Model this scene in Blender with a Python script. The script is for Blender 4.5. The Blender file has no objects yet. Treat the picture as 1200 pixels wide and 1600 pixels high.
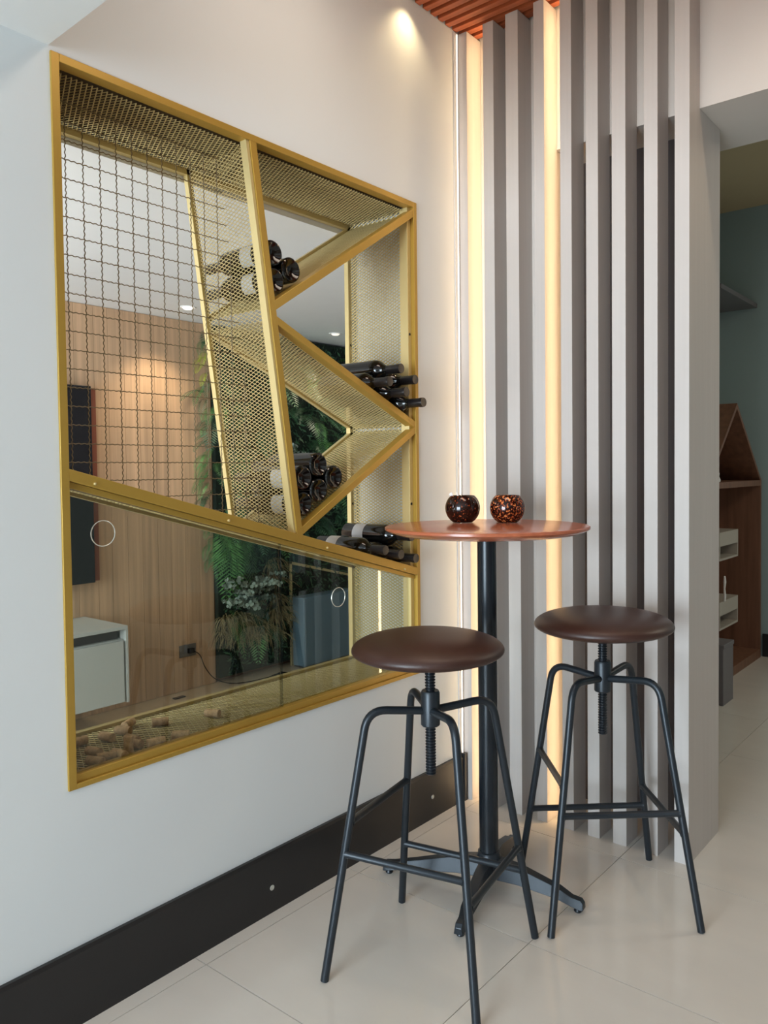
import bpy, math, random
import numpy as np
from mathutils import Vector, Matrix

random.seed(7)
PI = math.pi
S = bpy.context.scene
COL = S.collection

# ------------------------------------------------------------------ camera
F_PX, YAW, PITCH, ROLL = 1227.42, 0.6659, -0.0329, -0.0101
PX, PY = 656.7, 775.16
cam = bpy.data.cameras.new('camera')
co = bpy.data.objects.new('camera', cam)
COL.objects.link(co)
cam.sensor_fit = 'VERTICAL'
cam.sensor_height = 24.0
cam.lens = F_PX / 1600.0 * 24.0
cam.shift_x = -(PX - 600.0) / 1600.0
cam.shift_y = (PY - 800.0) / 1600.0
cam.clip_start = 0.02
fw = Vector((-math.sin(YAW) * math.cos(PITCH), math.cos(YAW) * math.cos(PITCH), math.sin(PITCH)))
rt = Vector((math.cos(YAW), math.sin(YAW), 0))
up = rt.cross(fw)
r2 = math.cos(ROLL) * rt + math.sin(ROLL) * up
u2 = -math.sin(ROLL) * rt + math.cos(ROLL) * up
M = Matrix((r2, u2, -fw)).transposed().to_4x4()
M.translation = Vector((1.7063, 0, 1.25))
co.matrix_world = M
S.camera = co

# ------------------------------------------------------------------ world, lights, exposure
S.view_settings.view_transform = 'Standard'
S.view_settings.look = 'None'
S.view_settings.gamma = 1.0
S.view_settings.use_curve_mapping = False
S.view_settings.exposure = 0.0
w = bpy.data.worlds.new('world')
S.world = w
w.use_nodes = True
bg = w.node_tree.nodes['Background']
bg.inputs[0].default_value = (0.80, 0.90, 1.0, 1)
bg.inputs[1].default_value = 0.75


def lamp(name, kind, loc, energy, color, rot=(0, 0, 0), size=None, size_y=None, spot=None, blend=0.5, radius=None):
    d = bpy.data.lights.new(name, kind)
    d.energy = energy
    d.color = color
    if kind == 'AREA':
        d.shape = 'RECTANGLE'
        d.size = size
        d.size_y = size_y
    if kind == 'SPOT':
        d.spot_size = spot
        d.spot_blend = blend
    if radius is not None:
        d.shadow_soft_size = radius
    o = bpy.data.objects.new(name, d)
    o.location = loc
    o.rotation_euler = rot
    COL.objects.link(o)
    return o


# daylight from the glazed front behind the photographer
lamp('daylight_front', 'AREA', (1.3, -5.0, 1.15), 410, (0.74, 0.89, 1.0), (PI / 2, 0, 0), 2.6, 2.2)
# unseen cool area light added to brighten the room behind the wine shelf
lamp('fill_back_room', 'AREA', (-1.0, -1.4, 1.2), 170, (0.78, 0.90, 1.0), (PI / 2, 0, 0), 1.9, 1.7)
# warm downlights in the high ceiling
lamp('downlight_beam', 'SPOT', (0.052, 2.115, 2.856), 6, (1.0, 0.76, 0.42), (0, 0, 0), spot=1.9, blend=0.9, radius=0.02)
lamp('downlight_beam_entry', 'SPOT', (1.5, 2.36, 2.84), 9, (1.0, 0.78, 0.52), (0, 0, 0), spot=2.4, blend=0.7, radius=0.03)
lamp('ceiling_panel_light', 'AREA', (0.9, 1.5, 2.85), 14, (1.0, 0.84, 0.68), (0.25, 0, 0), 1.2, 0.5)
# downlights of the back room and of the room on the right
lamp('downlight_back_room', 'SPOT', (-1.90, 2.50, 2.07), 17, (1.0, 0.84, 0.60), (0, 0, 0), spot=1.9, blend=0.8, radius=0.03)
lamp('downlight_back_room_far', 'SPOT', (-1.78, 3.59, 2.09), 14, (1.0, 0.85, 0.65), (0, 0, 0), spot=2.1, blend=0.8, radius=0.03)
lamp('side_room_light', 'AREA', (2.6, 4.3, 2.8), 24, (1.0, 0.90, 0.74), (0, 0, 0), 1.0, 1.0)

# ------------------------------------------------------------------ helpers


def lin(r, g, b):
    def f(c):
        c /= 255.0
        return c / 12.92 if c <= 0.04045 else ((c + 0.055) / 1.055) ** 2.4
    return (f(r), f(g), f(b), 1)


def mat(name, col, rough=0.5, metal=0.0, spec=0.5, var=0.0, scale=(8, 8, 8), bump=0.0, bscale=200, emit=None, estr=0, coat=0.0, seed=0.0, objrand=0.0):
    m = bpy.data.materials.new(name)
    m.use_nodes = True
    nt = m.node_tree
    b = nt.nodes['Principled BSDF']
    b.inputs['Base Color'].default_value = col
    b.inputs['Roughness'].default_value = rough
    b.inputs['Metallic'].default_value = metal
    b.inputs['Specular IOR Level'].default_value = spec
    b.inputs['Coat Weight'].default_value = coat
    tc = nt.nodes.new('ShaderNodeTexCoord')
    mp = nt.nodes.new('ShaderNodeMapping')
    mp.inputs['Scale'].default_value = scale
    mp.inputs['Location'].default_value = (seed, seed, seed)
    nt.links.new(tc.outputs['Object'], mp.inputs[0])
    last = None
    n = nt.nodes.new('ShaderNodeTexNoise')
    n.inputs['Scale'].default_value = 1.0
    n.inputs['Detail'].default_value = 5
    nt.links.new(mp.outputs[0], n.inputs[0])
    r = nt.nodes.new('ShaderNodeValToRGB')
    v = max(var, 0.01)
    r.color_ramp.elements[0].position = 0.3
    r.color_ramp.elements[1].position = 0.7
    r.color_ramp.elements[0].color = tuple(c * (1 - v) for c in col[:3]) + (1,)
    r.color_ramp.elements[1].color = tuple(min(1, c * (1 + v)) for c in col[:3]) + (1,)
    nt.links.new(n.outputs[0], r.inputs[0])
    last = r.outputs[0]
    if objrand:
        oi = nt.nodes.new('ShaderNodeObjectInfo')
        mr = nt.nodes.new('ShaderNodeMapRange')
        mr.inputs[3].default_value = 1 - objrand
        mr.inputs[4].default_value = 1 + objrand
        nt.links.new(oi.outputs['Random'], mr.inputs[0])
        hs = nt.nodes.new('ShaderNodeHueSaturation')
        nt.links.new(mr.outputs[0], hs.inputs['Value'])
        nt.links.new(last, hs.inputs['Color'])
        last = hs.outputs[0]
    nt.links.new(last, b.inputs['Base Color'])
    if bump:
        bn = nt.nodes.new('ShaderNodeTexNoise')
        bn.inputs['Scale'].default_value = bscale
        nt.links.new(tc.outputs['Object'], bn.inputs[0])
        bp_ = nt.nodes.new('ShaderNodeBump')
        bp_.inputs['Strength'].default_value = bump
        bp_.inputs['Distance'].default_value = 0.001
        nt.links.new(bn.outputs[0], bp_.inputs['Height'])
        nt.links.new(bp_.outputs[0], b.inputs['Normal'])
    if emit:
        b.inputs['Emission Color'].default_value = emit
        b.inputs['Emission Strength'].default_value = estr
    return m


WHITE = mat('wall_paint', lin(222, 226, 227), 0.75, var=0.012, scale=(2, 2, 2), bump=0.12, bscale=60)
CEILW = mat('ceiling_paint', lin(232, 233, 232), 0.8)
BEAMW = mat('beam_paint', lin(205, 196, 188), 0.75, bump=0.05, bscale=60)
CORNER = mat('corner_filler', lin(205, 205, 205), 0.6)
GREIGE = mat('slat_laminate', lin(190, 183, 178), 0.5, var=0.03, scale=(60, 60, 2), bump=0.1, bscale=400)
BLACKB = mat('baseboard_black', lin(30, 29, 30), 0.42, var=0.05)
GOLD = mat('gold_paint', lin(180, 144, 62), 0.38, metal=0.35, var=0.03)
GOLDM = mat('gold_mesh', lin(205, 184, 128), 0.38, metal=0.35)
WIREM = mat('gold_wire', lin(128, 112, 84), 0.45, metal=0.4)
STEEL = mat('black_steel', lin(40, 46, 52), 0.36, metal=0.35, bump=0.1, bscale=900)
STEELB = mat('black_steel_thread', lin(34, 39, 45), 0.35, metal=0.4)
LEATHER = mat('brown_leather', lin(58, 34, 27), 0.42, var=0.10, scale=(14, 14, 14), bump=0.25, bscale=350)
GLASSBL = mat('bottle_glass', lin(14, 15, 15), 0.07, spec=0.6)
CAPS = mat('bottle_capsule', lin(24, 21, 22), 0.3)
LABEL = mat('bottle_label', lin(205, 205, 205), 0.6)
CORK = mat('cork', lin(208, 172, 132), 0.85, var=0.22, scale=(120, 120, 120), bump=0.6, bscale=300, objrand=0.15)
TIMBER = mat('ceiling_timber', lin(182, 96, 58), 0.5, var=0.18, scale=(2, 60, 60), objrand=0.08)
TABLEW = mat('table_wood', lin(176, 98, 68), 0.2, var=0.12, scale=(3, 70, 70))
TABLEE = mat('table_edge', lin(150, 72, 54), 0.35, var=0.1, scale=(6, 6, 90))
WOODW = mat('wall_board', lin(198, 162, 128), 0.5, var=0.2, scale=(40, 40, 1.2), objrand=0.07)
BWOOD = mat('bookcase_wood', lin(122, 86, 66), 0.5, var=0.2, scale=(30, 30, 2))
GREYC = mat('cabinet_grey', lin(196, 200, 198), 0.4)
DGREY = mat('cabinet_gap', lin(60, 60, 62), 0.6)
TVB = mat('screen_black', lin(24, 22, 26), 0.15)
EDGEBR = mat('screen_edge_brown', lin(140, 78, 56), 0.45)
BLUEB = mat('blue_box', lin(92, 118, 134), 0.5, var=0.05)
FLOORT = mat('floor_tile', lin(214, 207, 198), 0.13, spec=0.45, var=0.025, scale=(3, 9, 3), objrand=0.012)
GROUT = mat('grout', lin(120, 108, 96), 0.8)
FLOORB = mat('back_floor', lin(196, 176, 150), 0.35, var=0.05, scale=(2, 30, 2))
BLUEW = mat('side_room_paint', lin(148, 166, 166), 0.7)
BEIGEC = mat('side_room_ceiling', lin(196, 176, 140), 0.8)
SOFT = mat('soffit_paint', lin(170, 160, 154), 0.8)
GREYBOX = mat('grey_box', lin(112, 108, 110), 0.5)
CREAM = mat('cream_plastic', lin(180, 172, 160), 0.5)
LIGHTOFF = mat('white_plastic', lin(240, 240, 238), 0.4)
LED = mat('led_diffuser', (0.3, 0.28, 0.25, 1), 0.6, emit=(1.0, 0.70, 0.38, 1), estr=21)
BEADGLOW = mat('bead_glow', (1, 0.95, 0.9, 1), 0.6, emit=(1.0, 0.80, 0.60, 1), estr=3.6)
LAMPD = mat('lamp_disc_dim', (0.8, 0.8, 0.8, 1), 0.6, emit=(1.0, 0.88, 0.7, 1), estr=0.8)
LAMPE = mat('lamp_disc', (1, 1, 1, 1), 0.6, emit=(1.0, 0.88, 0.7, 1), estr=7)
CHROME = mat('ring_metal', lin(215, 215, 205), 0.25, metal=0.5)
PAPER = mat('paper', lin(235, 230, 225), 0.6)
FERN1 = mat('fern_green', lin(70, 118, 62), 0.5, var=0.3, scale=(20, 20, 20), objrand=0.35)
FERN2 = mat('fern_dark', lin(44, 80, 52), 0.5, var=0.3, scale=(20, 20, 20), objrand=0.35)
FERN3 = mat('fern_downlit', lin(150, 160, 50), 0.5, var=0.2, scale=(20, 20, 20), objrand=0.2)
EUCA = mat('eucalyptus', lin(122, 140, 128), 0.5, var=0.2, objrand=0.2)
DRY = mat('dry_grass', lin(140, 128, 92), 0.7, var=0.3, scale=(20, 20, 20), objrand=0.25)
MOSS = mat('moss_backing', lin(24, 38, 28), 0.9, var=0.4, scale=(40, 40, 40))


def speckle(name, thr):
    m = bpy.data.materials.new(name)
    m.use_nodes = True
    nt = m.node_tree
    b = nt.nodes['Principled BSDF']
    tc = nt.nodes.new('ShaderNodeTexCoord')
    n = nt.nodes.new('ShaderNodeTexNoise')
    n.inputs['Scale'].default_value = 150
    n.inputs['Detail'].default_value = 3
    nt.links.new(tc.outputs['Object'], n.inputs[0])
    r = nt.nodes.new('ShaderNodeValToRGB')
    e = r.color_ramp.elements
    e[0].position = thr
    e[0].color = lin(34, 16, 12)
    e[1].position = thr + 0.16
    e[1].color = lin(235, 150, 84)
    k = e.new(thr + 0.07)
    k.color = lin(150, 58, 26)
    nt.links.new(n.outputs[0], r.inputs[0])
    nt.links.new(r.outputs[0], b.inputs['Base Color'])
    b.inputs['Roughness'].default_value = 0.06
    return m


POT1 = speckle('tortoiseshell_dark', 0.60)
POT2 = speckle('tortoiseshell_bright', 0.50)


def glass_mat(name, tint, boost):
    m = bpy.data.materials.new(name)
    m.use_nodes = True
    nt = m.node_tree
    nt.nodes.clear()
    out = nt.nodes.new('ShaderNodeOutputMaterial')
    mix = nt.nodes.new('ShaderNodeMixShader')
    tr = nt.nodes.new('ShaderNodeBsdfTransparent')
    gl = nt.nodes.new('ShaderNodeBsdfGlossy')
    fr = nt.nodes.new('ShaderNodeFresnel')
    mu = nt.nodes.new('ShaderNodeMath')
    mu.operation = 'MULTIPLY'
    mu.use_clamp = True
    mu.inputs[1].default_value = boost
    fr.inputs[0].default_value = 1.5
    tr.inputs[0].default_value = tint
    gl.inputs[0].default_value = (0.9, 1.0, 0.97, 1)
    gl.inputs['Roughness'].default_value = 0.0
    ge = nt.nodes.new('ShaderNodeNewGeometry')
    inv = nt.nodes.new('ShaderNodeMath')
    inv.operation = 'SUBTRACT'
    inv.inputs[0].default_value = 1.0
    nt.links.new(ge.outputs['Backfacing'], inv.inputs[1])
    m2 = nt.nodes.new('ShaderNodeMath')
    m2.operation = 'MULTIPLY'
    nt.links.new(fr.outputs[0], mu.inputs[0])
    nt.links.new(mu.outputs[0], m2.inputs[0])
    nt.links.new(inv.outputs[0], m2.inputs[1])
    nt.links.new(m2.outputs[0], mix.inputs[0])
    nt.links.new(tr.outputs[0], mix.inputs[1])
    nt.links.new(gl.outputs[0], mix.inputs[2])
    nt.links.new(mix.outputs[0], out.inputs[0])
    return m


GLASS = glass_mat('green_glass', (0.76, 0.765, 0.725, 1), 1.3)


class MB:
    def __init__(self):
        self.v = []
        self.f = []
        self.sm = []

    def add(self, vs, fs, smooth=False):
        o = len(self.v)
        self.v += [tuple(p) for p in vs]
        self.f += [tuple(i + o for i in q) for q in fs]
        self.sm += [smooth] * len(fs)
        return self

    def box(self, a, b):
        x0, y0, z0 = [min(a[i], b[i]) for i in range(3)]
        x1, y1, z1 = [max(a[i], b[i]) for i in range(3)]
        vs = [(x0, y0, z0), (x1, y0, z0), (x1, y1, z0), (x0, y1, z0), (x0, y0, z1), (x1, y0, z1), (x1, y1, z1), (x0, y1, z1)]
        return self.add(vs, [(0, 3, 2, 1), (4, 5, 6, 7), (0, 1, 5, 4), (1, 2, 6, 5), (2, 3, 7, 6), (3, 0, 4, 7)])

    def prism(self, poly, axis, a0, a1):
        """poly: 2D points, extruded along axis (0: poly is (y,z); 1: (x,z); 2: (x,y))"""
        n = len(poly)

        def mk(p, a):
            if axis == 0:
                return (a, p[0], p[1])
            if axis == 1:
                return (p[0], a, p[1])
            return (p[0], p[1], a)
        vs = [mk(p, a0) for p in poly] + [mk(p, a1) for p in poly]
        fs = [tuple(range(n)), tuple(range(2 * n - 1, n - 1, -1))]
        fs += [(i, i + n, (i + 1) % n + n, (i + 1) % n) for i in range(n)]
        return self.add(vs, fs)

    def lathe(self, prof, c=(0, 0, 0), seg=32, axis=2, smooth=True):
        """prof: list of (r, h)"""
        vs = []
        for r, h in prof:
            for j in range(seg):
                t = 2 * PI * j / seg
                p = (r * math.cos(t), r * math.sin(t), h)
                if axis == 0:
                    p = (h, p[0], p[1])
                vs.append((p[0] + c[0], p[1] + c[1], p[2] + c[2]))
        fs = []
        for i in range(len(prof) - 1):
            for j in range(seg):
                k = (j + 1) % seg
                fs.append((i * seg + j, i * seg + k, (i + 1) * seg + k, (i + 1) * seg + j))
        if prof[0][0] > 1e-6:
            fs.append(tuple(range(seg - 1, -1, -1)))
        if prof[-1][0] > 1e-6:
            fs.append(tuple(range((len(prof) - 1) * seg, len(prof) * seg)))
        return self.add(vs, fs, smooth)

    def tube(self, path, r, seg=12, caps=True):
        P = [Vector(p) for p in path]
        rs = r if isinstance(r, (list, tuple)) else [r] * len(P)
        T = []
        for i in range(len(P)):
            a = P[max(0, i - 1)]
            b = P[min(len(P) - 1, i + 1)]
            T.append((b - a).normalized())
        n = T[0].orthogonal().normalized()
        vs = []
        for i, p in enumerate(P):
            n = (n - T[i] * n.dot(T[i])).normalized()
            b = T[i].cross(n)
            for j in range(seg):
                t = 2 * PI * j / seg
                vs.append(p + (n * math.cos(t) + b * math.sin(t)) * rs[i])
        fs = []
        for i in range(len(P) - 1):
            for j in range(seg):
                k = (j + 1) % seg
                fs.append((i * seg + j, i * seg + k, (i + 1) * seg + k, (i + 1) * seg + j))
        if caps:
            fs.append(tuple(range(seg - 1, -1, -1)))
            fs.append(tuple(range((len(P) - 1) * seg, len(P) * seg)))
        return self.add(vs, fs, True)

    def mesh(self, name, m):
        me = bpy.data.meshes.new(name)
        me.from_pydata(self.v, [], self.f)
        me.polygons.foreach_set('use_smooth', self.sm)
        me.materials.append(m)
        me.update()
        import bmesh
        b = bmesh.new()
        b.from_mesh(me)
        bmesh.ops.recalc_face_normals(b, faces=b.faces)
        b.to_mesh(me)
        b.free()
        try:
            me.set_sharp_from_angle(angle=0.5)
        except Exception:
            pass
        return me

    def build(self, name, m, parent=None, loc=None, bevel=0):
        o = bpy.data.objects.new(name, self.mesh(name, m))
        COL.objects.link(o)
        if parent:
            o.parent = parent
        if loc:
            o.location = loc
        if bevel:
            md = o.modifiers.new('bevel', 'BEVEL')
            md.width = bevel
            md.segments = 2
            md.limit_method = 'ANGLE'
        return o


def tag(o, label=None, cat=None, group=None, kind=None):
    if label:
        o['label'] = label
    if cat:
        o['category'] = cat
    if group:
        o['group'] = group
    if kind:
        o['kind'] = kind
    return o


def empty(name, loc=(0, 0, 0), rz=0, **k):
    o = bpy.data.objects.new(name, None)
    o.empty_display_size = 0.05
    COL.objects.link(o)
    o.location = loc
    o.rotation_euler = (0, 0, rz)
    return tag(o, **k)


def copy_tree(o, parent=None):
    c = o.copy()
    COL.objects.link(c)
    c.parent = parent
    for ch in list(o.children):
        copy_tree(ch, c)
    return c


def structure(name, m, *boxes, label=None, bevel=0):
    b = MB()
    for a, c in boxes:
        b.box(a, c)
    o = b.build(name, m, bevel=bevel)
    o['kind'] = 'structure'
    o['category'] = name.split('_')[0]
    if label:
        o['label'] = label
    return o


# ------------------------------------------------------------------ room shell
Y0, Y1, Z0, Z1 = 0.878, 2.160, 0.536, 2.173      # wall opening of the wine shelf
HC = 2.93                                         # high ceiling
WT = -0.31                                        # back face of the left wall
structure('wall_left', WHITE,
          ((WT, -5.2, 0), (0, Y0, HC)), ((WT, Y1, 0), (0, 2.715, HC)),
          ((WT, Y0, 0), (0, Y1, Z0)), ((WT, Y0, Z1), (0, Y1, HC)),
          label='white painted wall with the square opening of the wine shelf')
structure('wall_back', BEAMW,
          ((0, 2.515, 0), (0.3526, 2.715, HC)), ((0.3526, 2.515, 2.375), (4.3, 2.90, HC)),
          label='beige wall and deep beam above the passage to the next room')
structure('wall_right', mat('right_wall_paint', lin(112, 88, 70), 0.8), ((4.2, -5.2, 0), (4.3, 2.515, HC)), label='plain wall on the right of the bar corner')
structure('ceiling', CEILW, ((-0.3, 0.875, HC), (4.3, 2.9, HC + 0.1)), label='high ceiling above the bar corner')
# lower ceiling near the camera; its far edge runs slightly askew
b = MB().prism([(0, -3.6), (4.2, -3.6), (4.2, 0.80), (0.257, 0.868), (0, 0.8755)], 2, 2.184, 2.60)
tag(b.build('ceiling', CEILW), 'lowered white ceiling ending at the shelf', 'ceiling', kind='structure')
structure('trim_1', CORNER, ((0, 2.392, 0.175), (0.004, 2.4225, 2.856)), label='pale filled corner joint beside the slat screen')
structure('wall_inner', mat('recess_shade', lin(70, 62, 60), 0.8), ((0.3526, 2.69, 0), (0.82, 2.713, 2.375)), label='recessed panel behind the slats')  # dark brown puts the shade of the recess into the panel

REVEALSH = mat('reveal_shade', lin(74, 58, 40), 0.7)  # dark brown puts the reveal's shade into thin boards, top and bottom
structure('trim_2', REVEALSH, ((-0.305, Y0, Z1 - 0.004), (-0.001, Y1, Z1)), ((-0.305, Y0, Z0), (-0.001, Y1, Z0 + 0.0035)), label='dark brown boards holding the shade above and below the mesh of the shelf opening')
# baseboard
b = MB().prism([(0, 0), (0.015, 0), (0.015, 0.165), (0.010, 0.173), (0, 0.173)], 1, -5.2, 2.40)
bb = tag(b.build('baseboard_left', BLACKB), 'tall black baseboard along the white wall', 'baseboard', kind='structure')
MB().box((0.0, 2.400, 0), (0.022, 2.414, 0.180)).build('end_piece', BLACKB, bb)
for y, z in ((1.4546, 0.0721), (2.2071, 0.0792)):
    MB().lathe([(0.0075, 0.015), (0.0075, 0.0165), (0.003, 0.0165), (0.0028, 0.0155)], (0, y, z), 16, 0).build('screw_cap', CHROME, bb)

# floor: grout slab with individual tiles
fl = structure('floor', GROUT, ((-0.0, -5.2, -0.1), (4.3, 6.2, -0.0035)), label='polished cream porcelain tile floor')
TX, TY = 0.6055, 0.572
tm = MB()
tm.box((0, 0, -0.02), (TX - 0.0022, TY - 0.0022, 0.0))
tme = tm.mesh('tile', FLOORT)
for i in range(-1, 7):
    for j in range(-11, 9):
        x = 0.0621 + i * TX
        y = 1.1957 + j * TY
        if i == -1:
            b = MB().box((0.001, y, -0.02), (0.0621 - 0.0022, y + TY - 0.0022, 0))
            o = bpy.data.objects.new('tile', b.mesh('tile', FLOORT))
            COL.objects.link(o)
            o.parent = fl
            continue
        o = bpy.data.objects.new('tile', tme)
        COL.objects.link(o)
        o.location = (x, y, 0)
        o.parent = fl

# ------------------------------------------------------------------ timber ceiling slats
tc_ = empty('timber_ceiling', (0, 2.2, 2.86), label='reddish timber slat ceiling panel above the bar table', cat='ceiling panel')
MB().box((0.002, -1.32, 0.045), (4.19, 0.30, 0.065)).build('backing_board', mat('timber_backing', lin(92, 44, 28), 0.6), tc_)
tsl = MB().box((0.002, -0.0125, 0), (4.19, 0.0125, 0.045)).mesh('timber_slat', TIMBER)
for k in range(-23, 14):
    o = bpy.data.objects.new('timber_slat', tsl)
    COL.objects.link(o)
    o.parent = tc_
    o.location = (0, -0.28 + k * 0.0435, 0)

dl = empty('downlight', (0.060, 2.115, 2.888), label='small warm downlight close to the wall above the shelf', cat='light')
MB().lathe([(0.028, -0.03), (0.034, -0.03), (0.034, 0.0)], (0, 0, 0), 24).build('trim_ring', LIGHTOFF, dl)

# ------------------------------------------------------------------ vertical slat screen
YS = 2.4225
sl = [(0.003, 0.0396, YS + 0.0915), (0.1106, 0.155, YS + 0.0915), (0.206, 0.257, YS + 0.0915), (0.3192, 0.3597, YS + 0.0915),
      (0.4205, 0.4626, YS + 0.0915), (0.5155, 0.5586, YS + 0.0915), (0.6068, 0.6540, YS + 0.0915), (0.7155, 0.7600, YS + 0.0915),
      (0.8145, 0.8600, 2.715)]
slab = ['first greige slat against the white wall, its right face glowing warm',
        'second greige slat, between the two left-hand light channels',
        'third greige slat from the white wall, in front of the wall strip',
        'fourth greige slat, its wide right face glowing warm',
        'fifth greige slat, just right of the brighter light strip',
        'sixth greige slat, its foot behind the right stool',
        'seventh greige slat, third from the open passage',
        'eighth greige slat, last before the deep end slat',
        'deep end slat with a wide brown side facing the passage']
for i, (a, c, yb) in enumerate(sl):
    e = empty('vertical_slat', (a, YS, 0), label=slab[i], cat='slat', group='greige vertical slats of the screen')
    if i == 8:
        MB().prism([(0, 0), (yb - YS, 0), (yb - YS, 2.374), (0.0915, 2.374), (0.0915, 2.857), (0, 2.857)], 0, 0, c - a).build('panel', GREIGE, e)
    else:
        MB().box((0, 0, 0), (c - a, yb - YS, 2.857)).build('panel', GREIGE, e, bevel=0.0008)
    if i in (1, 4):
        tag(MB().box((-0.003, 0.042, 0.003), (-0.0002, 0.054, 2.855)).build('led_strip', LED, e), 'warm light strip washing the face of the slat beside it')
bead = MB().tube([(0.0068, 2.408 + 0.0006 * math.sin(k * 1.7), 0.18 + k * 0.1335) for k in range(21)], 0.0014, 8)  # silicone bead, no lamp; its glow is added to warm the wall
tag(bead.build('glowing_corner_bead', BEADGLOW), 'thin pale bead running up the wall corner, made to glow onto the wall', 'light')

# ------------------------------------------------------------------ wine shelf
ws = empty('wine_shelf', (0, 1.5, 0.536), label='gold metal wine shelf with slanted mesh compartments set in the white wall', cat='shelf')
WSO = Vector((0, 1.5, 0.536))


def sub(o):
    """parent to the shelf keeping world coordinates"""
    o.parent = ws
    o.matrix_parent_inverse = Matrix.Translation(-WSO)
    return o


def barpoly(p, q, w_):
    d = Vector((q[0] - p[0], q[1] - p[1]))
    d.normalize()
    n = Vector((-d.y, d.x)) * w_ / 2
    return [(p[0] + n.x, p[1] + n.y), (q[0] + n.x, q[1] + n.y), (q[0] - n.x, q[1] - n.y), (p[0] - n.x, p[1] - n.y)]


DV = ((1.4397, 2.158), (1.5934, 1.058))
DG = ((0.892, 1.2490), (2.147, 0.896))
D1 = ((1.5035, 1.7160), (2.148, 2.140))
D2 = ((1.5090, 1.6830), (2.150, 1.4050))
D3 = ((2.150, 1.3940), (1.598, 1.0720))
lines = [('rail', DG, 0.026), ('divider_bar', DV, 0.0225), ('shelf_bar', D1, 0.024), ('shelf_bar', D2, 0.021), ('shelf_bar', D3, 0.021)]
# outer frame
FX0, FX1 = -0.028, 0.006
for nm, a, c in (('frame_bar', (Y0, Z0), (Y0 + 0.019, Z1)), ('frame_bar', (Y1 - 0.016, Z0), (Y1, Z1)),
                 ('frame_bar', (Y0 + 0.019, Z1 - 0.018), (Y1 - 0.016, Z1)), ('frame_bar', (Y0 + 0.019, Z0), (Y1 - 0.016, Z0 + 0.012))):
    sub(MB().box((FX0, a[0], a[1]), (FX1, c[0], c[1])).build(nm, GOLD, bevel=0.001))
# inner right post, slightly set back, and rear frame
sub(MB().box((-0.045, Y1 - 0.034, Z0 + 0.012), (-0.010, Y1 - 0.016, Z1 - 0.018)).build('post', GOLDM, bevel=0.001))
for a, c in (((Y0, Z0 + 0.014), (Y0 + 0.018, Z1 - 0.018)), ((Y1 - 0.036, Z0 + 0.014), (Y1 - 0.016, Z1 - 0.018)),
             ((Y0 + 0.018, Z1 - 0.040), (Y1 - 0.036, Z1 - 0.020)), ((Y0 + 0.018, Z0 + 0.004), (Y1 - 0.036, Z0 + 0.026))):
    sub(MB().box((-0.308, a[0], a[1]), (-0.288, c[0], c[1])).build('rear_bar', GOLDM, bevel=0.001))  # rear bars in a paler gold that carries the light on them
for i, (nm, (p, q), wd) in enumerate(lines):
    sub(MB().prism(barpoly(p, q, wd), 0, FX0, FX1 - 0.0004 * (i + 1)).build(nm, GOLD, bevel=0.001))
    sub(MB().prism(barpoly(p, q, wd * 0.8), 0, -0.3065 + 0.0003 * i, -0.288).build('rear_bar', GOLDM, bevel=0.001))
sub(MB().prism(barpoly((DV[0][0] - 0.0175, DV[0][1]), (DV[1][0] - 0.0155, DV[1][1] + 0.012), 0.0095), 0, -0.024, 0.001).build('divider_lip', GOLDM))  # paler gold carries the daylight on the divider's left face
# glass channels (lips below the rail and above the sill)
sub(MB().prism([(0.897, 1.233), (2.143, 0.882), (2.143, 0.870), (0.897, 1.219)], 0, -0.034, -0.004).build('glass_channel', GOLD))
sub(MB().box((-0.030, 0.897, 0.548), (-0.002, 2.143, 0.566)).build('glass_channel', GOLD, bevel=0.001))
for y, z in ((0.9563, 1.2264), (1.333, 1.1209), (1.7019, 1.0165), (2.0728, 0.912)):
    sub(MB().lathe([(0.0035, 0.0), (0.0035, 0.009), (0.002, 0.0105), (0.0, 0.0108)], (0, y, z), 12, 0).build('rivet', GOLDM))
HOLE = mat('screw_hole', lin(20, 16, 12), 0.8)
for x, y, z in ((-0.0100, 2.134, 1.7211), (-0.0100, 2.134, 1.1335), (-0.288, 2.134, 1.7122), (-0.288, 2.134, 1.1288)):
    sub(MB().lathe([(0.0045, 0.0), (0.0045, 0.0012), (0.0, 0.0012)], (x, y, z), 12, 0).build('screw', HOLE))


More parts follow.
